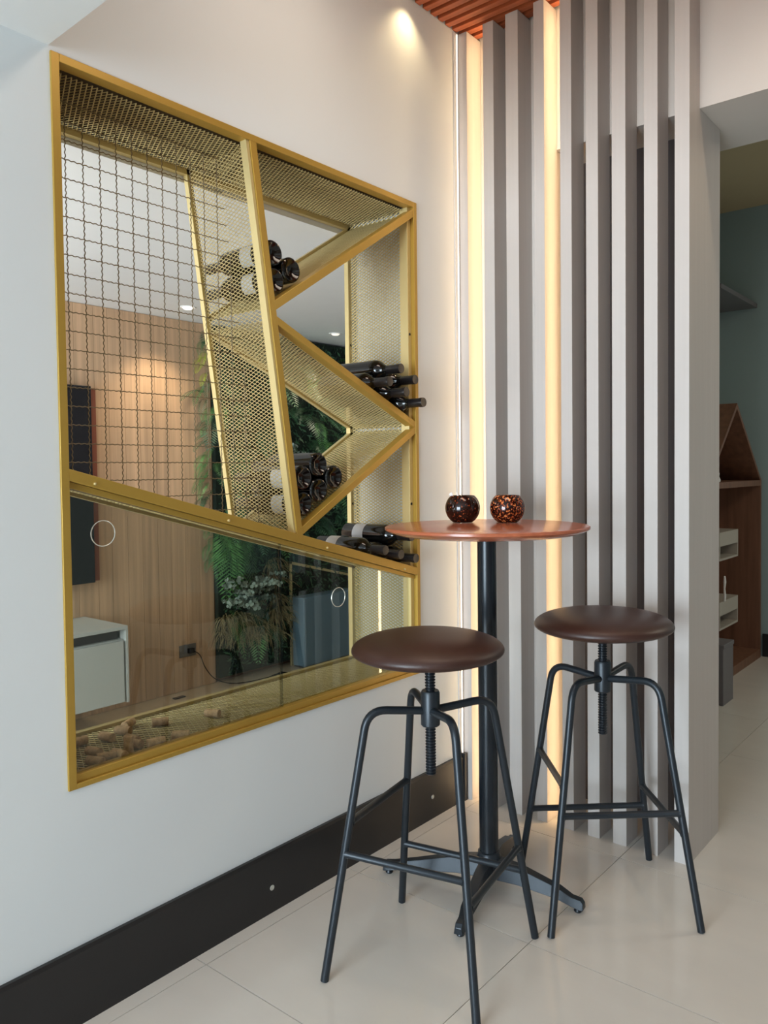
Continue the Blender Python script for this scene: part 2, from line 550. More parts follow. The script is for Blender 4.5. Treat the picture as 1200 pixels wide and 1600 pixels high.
def expanded(name, p, q, xa=-0.030, xb=-0.288, off=0.0, SW=0.0110, LW=0.0220):
    """expanded metal sheet spanning p->q in the (y,z) plane and xa->xb in depth"""
    p = np.array(p, float)
    q = np.array(q, float)
    L = np.linalg.norm(q - p)
    d = (q - p) / L
    nrm = np.array([-d[1], d[0]])
    p = p + nrm * off
    nu = int(L / SW)
    nv = int(abs(xb - xa) / LW)
    su, sv = L / nu, abs(xb - xa) / nv
    A = []
    B = []
    iu = np.arange(nu)
    iv = np.arange(nv)
    U, V = np.meshgrid(iu, iv, indexing='ij')
    U = U.ravel()
    V = V.ravel()
    for (a, c) in (((0, .5), (.5, 0)), ((.5, 0), (1, .5)), ((0, .5), (.5, 1)), ((.5, 1), (1, .5))):
        A.append(np.stack([(U + a[0]) * su, (V + a[1]) * sv], 1))
        B.append(np.stack([(U + c[0]) * su, (V + c[1]) * sv], 1))
    A = np.concatenate(A)
    B = np.concatenate(B)
    D = B - A
    D /= np.linalg.norm(D, axis=1)[:, None]
    N = np.stack([-D[:, 1], D[:, 0]], 1)
    hw = 0.00115
    ht = 0.0009
    tilt = 0.0012                                     # strands stand slightly on edge as in real expanded metal

    def P3(uv, s, t):
        w2 = uv + N * s * hw
        y = p[0] + d[0] * w2[:, 0] + nrm[0] * (t * ht + s * tilt * 0.6)
        z = p[1] + d[1] * w2[:, 0] + nrm[1] * (t * ht + s * tilt * 0.6)
        x = xa - w2[:, 1]
        return np.stack([x, y, z], 1)
    A = A - D * 0.0006
    B = B + D * 0.0006
    rings = [P3(A, s, t) for s, t in ((-1, -1), (1, -1), (1, 1), (-1, 1))] + [P3(B, s, t) for s, t in ((-1, -1), (1, -1), (1, 1), (-1, 1))]
    n = len(A)
    VV = np.stack(rings, 1).reshape(-1, 3)
    base = (np.arange(n) * 8)[:, None]
    quads = np.array([[0, 1, 5, 4], [1, 2, 6, 5], [2, 3, 7, 6], [3, 0, 4, 7]])
    FF = (base[:, None, :] + quads[None]).reshape(-1, 4)
    me = bpy.data.meshes.new(name)
    me.vertices.add(len(VV))
    me.vertices.foreach_set('co', VV.ravel())
    me.loops.add(FF.size)
    me.loops.foreach_set('vertex_index', FF.ravel().astype(np.int32))
    me.polygons.add(len(FF))
    me.polygons.foreach_set('loop_start', (np.arange(len(FF)) * 4).astype(np.int32))
    me.polygons.foreach_set('loop_total', np.full(len(FF), 4, np.int32))
    me.update(calc_edges=True)
    me.materials.append(GOLDM)
    o = bpy.data.objects.new(name, me)
    COL.objects.link(o)
    o['kind'] = 'stuff'
    return sub(o)


expanded('mesh_panel', (0.90, 2.149), (2.14, 2.149), SW=0.0125, LW=0.026)
expanded('mesh_panel', (0.90, 0.552), (2.14, 0.552), SW=0.0145, LW=0.032)
expanded('mesh_panel', (0.897, 0.56), (0.897, 2.15))
expanded('mesh_panel', (2.136, 0.56), (2.136, 2.15), xa=-0.046)
for (p, q) in (DV, DG, D1, D2, D3):
    expanded('mesh_panel', p, q)

# crimped wire grid in the big left compartment
XG = -0.15


def dv_y(z):
    return DV[0][0] + (DV[1][0] - DV[0][0]) * (z - DV[0][1]) / (DV[1][1] - DV[0][1])


def dg_z(y):
    return DG[0][1] + (DG[1][1] - DG[0][1]) * (y - DG[0][0]) / (DG[1][0] - DG[0][0])


def wire(p, q, ph):
    L = (Vector(q) - Vector(p)).length
    n = max(4, int(L / 0.0037))
    pts = []
    for k in range(n + 1):
        t = k / n
        s = 0.0009 * math.sin(ph + 2 * PI * t * L / 0.0149)
        x = XG + s
        y = p[1] + (q[1] - p[1]) * t
        z = p[2] + (q[2] - p[2]) * t
        if abs(q[2] - p[2]) > abs(q[1] - p[1]):
            y += s
        else:
            z += s
        pts.append((x, y, z))
    sub(MB().tube(pts, 0.00135, 5).build('wire', WIREM))


k = 0
y = 0.9875 - 0.0447 * 1
while y < 1.60:
    zt = 2.147
    if y > 1.44:
        zt = DV[0][1] + (y - DV[0][0]) / (DV[1][0] - DV[0][0]) * (DV[1][1] - DV[0][1])
    zb = dg_z(y) + 0.005
    if zt - zb > 0.05:
        wire((XG, y, zb), (XG, y, zt), k)
    k += 1
    y += 0.0447
z = 2.0549 + 0.0457 * 2
while z > 1.08:
    ya = 0.90
    if z < DG[0][1]:
        ya = DG[0][0] + (DG[0][1] - z) / (DG[0][1] - DG[1][1]) * (DG[1][0] - DG[0][0]) + 0.01
    yb = dv_y(z)
    if yb - ya > 0.03:
        wire((XG, ya, z), (XG, yb, z), k)
    k += 1
    z -= 0.0457


def pane(name, ya, yb, x):
    def zt(y):
        return dg_z(y) - 0.022
    return MB().prism([(ya, 0.560), (yb, 0.560), (yb, zt(yb)), (ya, zt(ya))], 0, x - 0.002, x + 0.002).build(name, GLASS)


for ya, yb, x, ry, rz_ in ((0.899, 1.530, -0.012, 0.9823, 1.110), (1.530, 2.142, -0.021, 1.7727, 0.8537)):
    g = sub(pane('glass_door', ya, yb, x))
    ring = MB()
    R_ = 0.030
    ring.tube([(x + 0.003, ry + R_ * math.cos(t * PI / 20), rz_ + R_ * math.sin(t * PI / 20)) for t in range(41)], 0.0012, 8, False)
    rr = ring.build('finger_ring', CHROME, g)
    tag(rr, 'thin pale ring of the finger hole')

# ------------------------------------------------------------------ bottles (built along +Z, base at 0)
BR = 0.0372
bottle_prof = [(0.0, 0.016), (0.010, 0.015), (0.020, 0.010), (0.027, 0.003), (0.031, 0.0), (0.0345, 0.0008), (0.0368, 0.004), (BR, 0.010), (BR, 0.185),
               (0.0362, 0.196), (0.0325, 0.207), (0.0255, 0.217), (0.0185, 0.226), (0.0155, 0.236), (0.0145, 0.25), (0.0143, 0.297), (0.0, 0.2975)]
caps_prof = [(0.0149, 0.232), (0.0153, 0.25), (0.0150, 0.284), (0.0160, 0.2845), (0.0160, 0.295), (0.0155, 0.299), (0.0, 0.2995)]
BODY = MB().lathe(bottle_prof, seg=32).mesh('body', GLASSBL)
CAPM = MB().lathe(caps_prof, seg=24).mesh('capsule', CAPS)
lb = MB()
vs = []
for i in range(17):
    t = -0.85 + 1.7 * i / 16
    for h in (0.055, 0.105):
        vs.append(((BR + 0.0004) * math.cos(t), (BR + 0.0004) * math.sin(t), h))
lb.add(vs, [(2 * i, 2 * i + 2, 2 * i + 3, 2 * i + 1) for i in range(16)], True)
LABM = lb.mesh('label', LABEL)


def obj(name, me, parent, loc=(0, 0, 0)):
    o = bpy.data.objects.new(name, me)
    COL.objects.link(o)
    o.parent = parent
    o.location = loc
    return o


proto = empty('wine_bottle')
obj('body', BODY, proto)
obj('capsule', CAPM, proto)
obj('paper_label', LABM, proto)
first = [True]


def bottle(x, y, z, out, roll, label, group, pl=True):
    """out=+1: neck towards the room (end at x); out=-1: base towards the room (base at x)"""
    if first[0]:
        b_ = proto
        first[0] = False
    else:
        b_ = copy_tree(proto)
    if out > 0:
        Rm = Matrix.Rotation(PI / 2, 4, 'Y')
        loc = (x - 0.2995, y, z)
    else:
        Rm = Matrix.Rotation(-PI / 2, 4, 'Y')
        loc = (x, y, z)
    b_.matrix_world = Matrix.Translation(loc) @ Rm @ Matrix.Rotation(roll, 4, 'Z')
    tag(b_, label, 'bottle', group)


g1, g2, g3, g4 = ('bottles in the upper compartment', 'bottles with necks out beside the right post',
                  'bottles stacked in the middle compartment', 'bottles in the lowest compartment by the table')
bottle(-0.030, 1.541, 1.8015, -1, 4.6, 'lowest bottle in the upper compartment, base facing out', g1)
bottle(-0.030, 1.606, 1.8440, -1, 2.9, 'rightmost bottle base in the upper compartment', g1)
bottle(-0.030, 1.536, 1.8790, -1, 4.6, 'topmost bottle base in the upper compartment, cut by the divider', g1)
bottle(0.085, 2.088, 1.4780, 1, 0.9, 'lowest bottle of the neck-out stack, reaching furthest right', g2)
bottle(0.068, 2.019, 1.5090, 1, 0.9, 'second-lowest neck of the neck-out stack on the slanted shelf', g2)
bottle(0.055, 1.950, 1.5390, 1, 0.9, 'leftmost bottle of the neck-out stack, against the slanted shelf', g2)
bottle(0.055, 2.083, 1.5560, 1, 0.9, 'long neck at mid height of the neck-out stack, just above the lowest one', g2)
bottle(0.052, 2.012, 1.5870, 1, 0.9, 'topmost bottle of the neck-out stack beside the post', g2)
bottle(-0.020, 1.632, 1.1530, -1, 4.6, 'bottom bottle of the pyramid of bases, in the corner of the V', g3)
bottle(-0.020, 1.6985, 1.1920, -1, 2.6, 'middle bottle of the lower row of the pyramid of bases', g3)
bottle(-0.020, 1.765, 1.2310, -1, 3.2, 'rightmost bottle base of the pyramid, resting on the slanted shelf', g3)
bottle(-0.020, 1.631, 1.2310, -1, 4.6, 'upper left bottle base of the pyramid, touching the divider', g3)
bottle(-0.020, 1.6975, 1.2700, -1, 2.8, 'topmost bottle base of the pyramid with its dark side showing', g3)
bottle(0.045, 2.090, 0.9500, 1, 0.9, 'rightmost lower neck in the lowest compartment, beside the post', g4)
bottle(0.040, 2.016, 0.9700, 1, 0.9, 'short lower neck between two others in the lowest compartment', g4)
bottle(0.035, 1.942, 0.9900, 1, 3.5, 'left lower bottle with a white label lying on top of its body', g4)
bottle(0.045, 2.068, 1.0260, 1, 4.25, 'upper bottle lying on the lower row, white label and blue edge', g4)

# ------------------------------------------------------------------ corks on the mesh sill
corks = [(-0.212, 1.018, 0, 'cork by the left frame bar, at the back of the sill'),
         (-0.163, 0.962, 20, 'cork against the left frame bar, second from the back'),
         (-0.113, 1.004, 100, 'dark cork lying crosswise near the left corner'),
         (-0.080, 0.928, 60, 'cork in the front left corner of the sill'),
         (-0.050, 0.972, 110, 'large light cork lying at the front left'),
         (-0.190, 1.083, 100, 'long cork lying level behind the heap'),
         (-0.200, 1.136, 115, 'cork lying in front of the round cork at the back'),
         (-0.240, 1.176, 30, 'round cork at the back edge of the mesh'),
         (-0.185, 1.238, -35, 'mushroom-like cork standing alone behind the middle'),
         (-0.131, 1.372, 112, 'cork lying far to the right on the bare mesh'),
         (-0.046, 1.206, -40, 'slanted pale cork by the front channel'),
         (-0.050, 1.137, -15, 'stout cork with its round end facing out'),
         (-0.062, 1.067, None, 'cork standing upright at the front'),
         (-0.085, 1.098, 105, 'cork just right of the upright one'),
         (-0.056, 1.004, -20, 'cork third from the left along the front'),
         (-0.048, 1.033, 95, 'ragged cork left of the upright one'),
         (-0.120, 1.112, 100, 'cork lying right behind the upright one')]
cm = MB().lathe([(0.0, -0.022), (0.0100, -0.022), (0.0112, -0.0208), (0.0116, -0.005), (0.0114, 0.008), (0.0118, 0.0208), (0.0105, 0.022), (0.0, 0.022)], seg=14).mesh('cork', CORK)
for x, y, a, lab in corks:
    o = bpy.data.objects.new('cork', cm)
    COL.objects.link(o)
    if a is None:
        o.location = (x, y, 0.5535 + 0.0225)
    else:
        o.location = (x, y, 0.5535 + 0.0118)
        o.rotation_euler = (PI / 2, 0, math.radians(a))
    tag(o, lab, 'cork', 'wine corks on the mesh sill')

# ------------------------------------------------------------------ bar stools


def arc_path(a, c, b_, r, n=8):
    a, c, b_ = Vector(a), Vector(c), Vector(b_)
    d1 = (a - c).normalized()
    d2 = (b_ - c).normalized()
    p1, p2 = c + d1 * r, c + d2 * r
    out = [a]
    for k in range(n + 1):
        t = k / n
        out.append(p1 * (1 - t) ** 2 + c * 2 * t * (1 - t) + p2 * t * t)
    out.append(b_)
    return out


def stool(cx, cy, feet, seat_c, seat_r, label):
    t = empty('bar_stool', (cx, cy, 0), label=label, cat='stool', group='two round bar stools with brown seats')
    prof = []
    zc, ht, hb = 0.794, 0.040, 0.028
    for k in range(25):
        a = -PI / 2 + PI * k / 24
        rr = seat_r * abs(math.cos(a)) ** 0.6
        prof.append((rr if 0 < k < 24 else 0.0, zc + (ht if a > 0 else hb) * math.sin(a)))
    st = MB().lathe(prof, (seat_c[0] - cx, seat_c[1] - cy, 0), 64).build('seat', LEATHER, t)
    MB().lathe([(0.0, 0.760), (0.07, 0.760), (0.07, 0.768), (0.0, 0.768)], (seat_c[0] - cx, seat_c[1] - cy, 0), 24).build('mounting_plate', STEEL, st)
    th = []
    z = 0.474
    th.append((0.0, z))
    while z < 0.764:
        th += [(0.0108, z), (0.0135, z + 0.0022), (0.0135, z + 0.0038), (0.0108, z + 0.006)]
        z += 0.0075
    th.append((0.0, z))
    MB().lathe(th, seg=20, smooth=False).build('screw', STEELB, t)
    hub = MB().lathe([(0.0139, 0.600), (0.0225, 0.600), (0.0245, 0.603), (0.0245, 0.684), (0.0215, 0.690), (0.0139, 0.690)], seg=32)
    hub.build('hub', STEEL, t)
    F_ = {}
    for k, (fx, fy) in feet.items():
        d = Vector((fx - cx, fy - cy, 0))
        top = d * 0.60
        top.z = 0.655
        # extend the corner slightly so the rounded bend reaches the measured point
        corner = d * 0.585 + Vector((0, 0, 0.658))
        a = d.normalized() * 0.020 + Vector((0, 0, 0.640))
        foot = Vector((d.x, d.y, 0.0015))
        MB().tube(arc_path(a, corner, foot, 0.050), 0.0103, 14).build('leg', STEEL, t)
        F_[k] = (corner, foot)

    def at(k, z):
        c, f = F_[k]
        s = (z - f.z) / (c.z - f.z)
        return f + (c - f) * s
    for a, c, z in (('FL', 'FR', 0.308), ('BL', 'BR', 0.187), ('FL', 'BL', 0.383), ('FR', 'BR', 0.252)):
        p, q = at(a, z), at(c, z)
        d = (q - p).normalized()
        MB().tube([p + d * 0.004, p + d * 0.012, q - d * 0.012, q - d * 0.004], [0.0120, 0.0092, 0.0092, 0.0120], 12).build('rung', STEEL, t)
    return t


stool(0.497, 1.572, dict(FL=(.3464, 1.3313), BL=(.2724, 1.7199), FR=(.7383, 1.4169), BR=(.6669, 1.7998)), (0.490, 1.573), 0.195,
      'nearer bar stool with dark brown round seat, left of the table post')
stool(0.715, 2.115, dict(FL=(.7009, 1.8255), FR=(1.0111, 2.0899), BR=(.7459, 2.3861), BL=(.4364, 2.1171)), (0.715, 2.120), 0.200,
      'farther bar stool with dark brown round seat, in front of the slats')

# ------------------------------------------------------------------ bar table
TC = (0.43, 1.94)
tb = empty('bar_table', (TC[0], TC[1], 0), label='round high bar table with reddish wood top on a black post', cat='table')
top = MB().lathe([(0.0, 1.0585), (0.240, 1.0585), (0.262, 1.062), (0.292, 1.072), (0.300, 1.077), (0.300, 1.083), (0.297, 1.085), (0.2965, 1.0851), (0.0, 1.0851)], seg=96)
top.build('table_top', TABLEW, tb)
MB().lathe([(0.0, 1.046), (0.10, 1.046), (0.10, 1.058), (0.0, 1.058)], seg=24).build('mounting_plate', STEEL, tb)
MB().lathe([(0.0, 0.06), (0.0285, 0.06), (0.0285, 1.05), (0.0, 1.05)], seg=40).build('post', mat('post_paint', lin(30, 36, 42), 0.25, metal=0.3), tb)
MB().lathe([(0.0, 0.035), (0.034, 0.035), (0.036, 0.05), (0.036, 0.096), (0.033, 0.104), (0.033, 0.112), (0.0288, 0.114), (0.0, 0.114)], seg=32).build('collar', STEEL, tb)
tips = [(0.719, 1.984), (0.507, 1.671), (0.119, 1.818), (0.350, 2.210)]
for fx, fy in tips:
    d = Vector((fx - TC[0], fy - TC[1], 0))
    L = d.length
    an = math.atan2(d.y, d.x)
    secs = [(0.020, 0.096, 0.040, 0.026), (0.10, 0.088, 0.040, 0.022), (0.22, 0.058, 0.028, 0.018), (L - 0.035, 0.041, 0.016, 0.015), (L - 0.008, 0.038, 0.0105, 0.0145), (L, 0.028, 0.0105, 0.013)]
    vs = []
    for (r_, zt, zb, hw) in secs:
        vs += [(r_, -hw, zb), (r_, hw, zb), (r_, hw * 0.7, zt), (r_, -hw * 0.7, zt)]
    fs = []
    for i in range(len(secs) - 1):
        for j in range(4):
            k2 = (j + 1) % 4
            fs.append((i * 4 + j, i * 4 + k2, i * 4 + 4 + k2, i * 4 + 4 + j))
    fs += [(3, 2, 1, 0), tuple(range(len(secs) * 4 - 4, len(secs) * 4))]
    o = MB().add(vs, fs).build('foot', STEEL, tb, bevel=0.0015)
    o.rotation_euler = (0, 0, an)
    MB().lathe([(0.0, 0.0005), (0.010, 0.0005), (0.012, 0.004), (0.009, 0.012), (0.0, 0.012)], (L - 0.018, 0, 0), 16).build('foot_pad', STEELB, o)

# ------------------------------------------------------------------ pots on the table


def pot(x, y, r, m, label):
    e = empty('candle_pot', (x, y, 1.085), label=label, cat='pot', group='tortoiseshell glass pots on the bar table')
    P = [(0.0, 0.001), (r * 0.52, 0.001)]
    a0, a1 = -0.98, 0.80
    zc = -math.sin(a0) * r * 0.97
    for k in range(19):
        a = a0 + (a1 - a0) * k / 18
        P.append((r * math.cos(a), zc + r * 0.97 * math.sin(a) + 0.001))
    rt_, zt = P[-1]
    P.append((rt_ - 0.0015, zt + 0.0012))
    P.append((rt_ - 0.003, zt))
    for k in range(17, 0, -2):
        a = a0 + (a1 - a0) * k / 18
        P.append(((r - 0.003) * math.cos(a), zc + (r - 0.003) * 0.97 * math.sin(a) + 0.001))
    P.append((0.0, 0.006))
    MB().lathe(P, seg=48).build('bowl', m, e)
    return e


pot(0.288, 2.020, 0.0550, POT1, 'left dark tortoiseshell glass pot holding thin sticks on the table')
pot(0.410, 2.088, 0.0550, POT2, 'right speckled orange tortoiseshell glass pot on the table')
SL = ['thin pale stick, second from the left in the left pot', 'thin pale stick leaning frontmost in the left pot', 'most upright thin stick in the left pot', 'thin pale stick standing rearmost in the left pot', 'thin pale stick leaning furthest left out of the left pot']
for k, (dx, dy, a, c) in enumerate([(-0.012, -0.008, -0.42, 0.1), (-0.006, -0.014, -0.50, 0.0), (0.004, -0.010, -0.35, 0.15), (0.0, 0.004, -0.45, -0.1), (-0.016, 0.002, -0.55, 0.05)]):
    o = MB().box((-0.0022, -0.0003, 0), (0.0022, 0.0003, 0.075)).build('paper_stick', PAPER)
    o.location = (0.300 + dx, 2.020 + dy, 1.085 + 0.0265)
    o.rotation_euler = (c, a, 0.5)
    tag(o, SL[k], 'stick', 'thin sticks in the left pot')

# ------------------------------------------------------------------ room behind the shelf
XB = -2.12
CZ = 2.115
structure('floor_back', FLOORB, ((XB - 0.02, -1.5, -0.1), (WT, 5.3, 0)), label='pale wood floor of the room behind the shelf')
structure('ceiling_back', CEILW, ((XB - 0.02, -1.5, CZ), (WT, 5.3, CZ + 0.1)), label='white ceiling of the room behind the shelf')
structure('wall_far', mat('far_wall', lin(120, 90, 70), 0.8), ((XB - 0.14, -1.5, 0), (XB - 0.02, 5.3, CZ)), label='far wall behind the shelf')
structure('wall_end', WHITE, ((XB - 0.1, 5.3, 0), (WT, 5.4, CZ)), label='end wall of the room behind the shelf')
structure('wall_divider', WHITE, ((WT - 0.02, 2.715, 0), (WT, 5.3, CZ)), label='side wall of the room behind the shelf')
wb = empty('wood_wall_panelling', (XB, 1.9, 0), label='light wood vertical board wall behind the wire grid', cat='panelling')
edges = [0.30 + 0.0935 * k for k in range(18)] + [1.9646, 2.055, 2.1612, 2.2398, 2.3322, 2.4201, 2.515, 2.6008, 2.6936, 2.790, 2.885]
edges = sorted(e for e in edges)
for a, c in zip(edges[:-1], edges[1:]):
    if c - a < 0.01:
        continue
    MB().box((-0.018, a + 0.0008 - 1.9, 0.002), (0.0, c - 0.0008 - 1.9, CZ - 0.002)).build('board', WOODW, wb)

tv = empty('wall_screen', (XB, 1.45, 1.2), label='large black wall screen, its edge seen behind the wire grid', cat='screen')
MB().box((0.004, -0.60, -0.505), (0.060, 0.66, 0.492)).build('screen', TVB, tv, bevel=0.003)
MB().box((0.002, 0.662, -0.50), (0.03, 0.70, 0.485)).build('side_strip', EDGEBR, tv)  # red-brown strip along the right edge of the screen

cb = empty('wall_cabinet', (-1.72, 1.6, 0.15), label='pale grey low cabinet with a dark groove under its top', cat='cabinet')
MB().box((-0.395, -0.9, 0.0), (-0.02, 0.465, 0.305)).build('body', GREYC, cb)
MB().box((-0.395, -0.9, 0.352), (0.0, 0.478, 0.37)).build('top', GREYC, cb, bevel=0.002)
MB().box((-0.39, -0.9, 0.305), (-0.045, 0.45, 0.350)).build('groove', DGREY, cb)
MB().box((-0.395, 0.466, 0.0), (0.0, 0.478, 0.352)).build('side_panel', GREYC, cb)
MB().box((-0.018, -0.35, 0.004), (0.0, 0.455, 0.300)).build('door', GREYC, cb, bevel=0.002)

ol = empty('wall_outlet', (XB, 2.69, 0.23), label='dark wall socket on the boards with a cord plugged in', cat='socket')
MB().box((0.0, -0.055, -0.035), (0.008, 0.055, 0.035)).build('plate', mat('socket_grey', lin(110, 104, 98), 0.4), ol, bevel=0.002)
MB().box((0.008, -0.005, -0.015), (0.032, 0.030, 0.013)).build('plug', TVB, ol, bevel=0.002)
pts = [(XB + 0.03, 2.71, 0.228), (XB + 0.05, 2.74, 0.20), (XB + 0.06, 2.77, 0.12), (XB + 0.08, 2.82, 0.05), (XB + 0.12, 2.90, 0.012), (XB + 0.16, 3.00, 0.006), (XB + 0.18, 3.15, 0.006)]


def smooth(pts, n=6):
    P = [Vector(p) for p in pts]
    out = []
    for i in range(len(P) - 1):
        p0, p1, p2, p3 = P[max(i - 1, 0)], P[i], P[i + 1], P[min(i + 2, len(P) - 1)]
        for k in range(n):
            t = k / n
            out.append(0.5 * ((2 * p1) + (p2 - p0) * t + (2 * p0 - 5 * p1 + 4 * p2 - p3) * t * t + (3 * p1 - p0 - 3 * p2 + p3) * t ** 3))
    out.append(P[-1])
    return out


tag(MB().tube(smooth(pts), 0.0026, 8).build('power_cord', TVB), 'thin dark cord curling from the wall socket to the floor', 'cord')
tag(MB().box((-2.04, 2.53, 0.0005), (-2.01, 2.60, 0.006)).build('floor_socket', TVB, bevel=0.002), 'tiny dark rectangular cover on the back room floor', 'cover')
rm = MB().box((-0.035, -0.10, 0), (0.035, 0.10, 0.014)).box((-0.028, -0.08, 0.014), (0.028, 0.02, 0.020)).build('remote_control', TVB, bevel=0.003)
rm.location = (-1.90, 3.17, 0.0005)
rm.rotation_euler = (0, 0, 0.3)
tag(rm, 'small black device lying on the floor below the plant wall', 'device')

bx = empty('blue_box', (-2.01, 3.66, 0), label='blue-grey box standing before the plant wall', cat='cabinet')  # plain blue-grey block with a front plate
MB().box((-0.02, -0.24, 0.012), (0.085, 0.24, 0.45)).build('body', BLUEB, bx, bevel=0.004)
MB().box((-0.02, -0.23, 0.0), (0.07, 0.23, 0.012)).build('base', DGREY, bx)
MB().box((0.085, -0.236, 0.02), (0.089, 0.236, 0.445)).build('door', BLUEB, bx, bevel=0.001)
sf = empty('gold_reflection', (-2.062, 3.44, 0), label='glass reflection built as slim gold bars with a sloping top behind the blue box', cat='frame')  # reflection in the glass, modelled as solid gold bars
MB().box((-0.006, -0.01, 0.0), (0.006, 0.006, 0.672)).build('upright', GOLDM, sf)
MB().prism([(-0.01, 0.675), (0.60, 0.520), (0.60, 0.505), (-0.01, 0.658)], 0, -0.006, 0.006).build('top_rail', GOLDM, sf)
MB().box((-0.006, 0.588, 0.0), (0.006, 0.60, 0.515)).build('upright', GOLDM, sf)

for i, (x, y, lab) in enumerate([(-1.80, 2.51, 'lit downlight in the white ceiling close to the wood boards'), (-1.78, 3.59, 'small downlight in the back room ceiling above the plants')]):
    e = empty('ceiling_downlight', (x, y, CZ), label=lab, cat='light')
    MB().lathe([(0.030, -0.003), (0.040, -0.004), (0.043, -0.001), (0.043, 0.0), (0.030, 0.0)], seg=24).build('trim_ring', LIGHTOFF, e)
    MB().lathe([(0.0, -0.014), (0.018, -0.011), (0.029, -0.002), (0.029, -0.0005), (0.0, -0.0005)], seg=24).build('lens', LAMPD if i else LAMPE, e)

# ------------------------------------------------------------------ plant wall
pw = empty('plant_wall', (XB, 3.5, 0), label='vertical garden of ferns and eucalyptus on the far wall', cat='plant')
MB().box((0.0, -0.61, 0.03), (0.03, 1.75, CZ - 0.01)).build('backing', MOSS, pw)


def frond_mesh(name, m, L, W, n, droop, leaf_w=0.35, seed=0):
    rnd = random.Random(seed)
    b_ = MB()
    P = []
    for k in range(n + 1):
        t = k / n
        P.append(Vector((L * (t - 0.35 * droop * t * t * 0.6), 0, L * (0.25 * t - droop * t * t))))
    b_.tube([P[i] for i in range(0, n + 1, 3)], [0.0016 * (1 - 0.8 * i / n) for i in range(0, n + 1, 3)], 4, False)
    for k in range(1, n):
        t = k / n
        w_ = W * math.sin(PI * (0.12 + 0.86 * t)) ** 0.8
        d = (P[k + 1] - P[k - 1]).normalized()
        for s in (-1, 1):
            tip = P[k] + Vector((0, s * w_, 0)) + d * w_ * (0.5 + 0.15 * rnd.random()) + Vector((0, 0, -0.15 * w_ - 0.1 * w_ * rnd.random()))
            mid = P[k] * 0.5 + tip * 0.5
            h = d * (L / n) * leaf_w * 1.2
            b_.add([P[k], mid - h + Vector((0, 0, .001)), tip, mid + h + Vector((0, 0, .001))], [(0, 1, 2, 3)])
    return b_.mesh(name, m)


def leaf_stem_mesh(name, m, L, n, r, seed):
    rnd = random.Random(seed)
    b_ = MB()
    P = [Vector((L * 0.55 * (k / n), 0.03 * math.sin(k), L * (0.75 * (k / n) - 0.55 * (k / n) ** 2))) for k in range(n + 1)]
    b_.tube(P, 0.0012, 4, False)
    for k in range(1, n + 1):
        for s in range(3):
            a = rnd.random() * 6.28
            c = P[k] + Vector((0.4 * math.cos(a), math.sin(a), 0.6 * math.sin(a * 1.7))) * r * 1.3
            nn = Vector((rnd.uniform(0.3, 1), rnd.uniform(-1, 1), rnd.uniform(-.5, 1))).normalized()
            u = nn.orthogonal().normalized()
            v = nn.cross(u)
            b_.add([c + (u * math.cos(j * PI / 3) + v * math.sin(j * PI / 3)) * r for j in range(6)], [tuple(range(6))])
    return b_.mesh(name, m)


def blade_mesh(name, m, L, seed):
    rnd = random.Random(seed)
    b_ = MB()
    for q in range(26):
        a = rnd.uniform(-1.1, 1.1)
        o = rnd.uniform(0.10, 0.5)
        l = L * rnd.uniform(0.6, 1)
        pts_ = []
        for k in range(6):
            t = k / 5
            pts_.append(Vector((o * l * t, math.sin(a) * l * t * 0.6, l * (0.7 * t - 0.9 * t * t) * math.cos(a))))
        for k in range(5):
            w_ = 0.004 * (1 - k / 5) + 0.001
            w2 = 0.004 * (1 - (k + 1) / 5) + 0.001
            s = Vector((0, 1, 0))
            b_.add([pts_[k] - s * w_, pts_[k] + s * w_, pts_[k + 1] + s * w2, pts_[k + 1] - s * w2], [(0, 1, 2, 3)])
    return b_.mesh(name, m)


FRD = [frond_mesh('frond', FERN2, 0.34, 0.075, 22, 0.7, seed=1), frond_mesh('frond', FERN2, 0.26, 0.06, 18, 1.0, seed=2),
       frond_mesh('frond', FERN1, 0.30, 0.07, 20, 0.85, seed=3), frond_mesh('frond', FERN1, 0.38, 0.085, 24, 1.1, seed=4)]
FRY = frond_mesh('frond', FERN3, 0.22, 0.06, 16, 0.9, seed=5)
EUM = [leaf_stem_mesh('eucalyptus_sprig', EUCA, 0.26, 9, 0.0115, 6), leaf_stem_mesh('eucalyptus_sprig', EUCA, 0.20, 8, 0.013, 7)]
DRM = [blade_mesh('dry_grass_tuft', DRY, 0.40, 8), blade_mesh('dry_grass_tuft', DRY, 0.32, 9)]
DGM = [blade_mesh('grass_tuft', FERN2, 0.36, 10)]


def put(name, me, y, z, rz, ry=0.0, s=1.0, x=0.03, rx=0.0):
    o = bpy.data.objects.new(name, me)
    COL.objects.link(o)
    o.parent = pw
    o.location = (x, y - 3.5, z)
    o.rotation_euler = (rx, ry, rz)
    o.scale = (s, s, s)
    return o


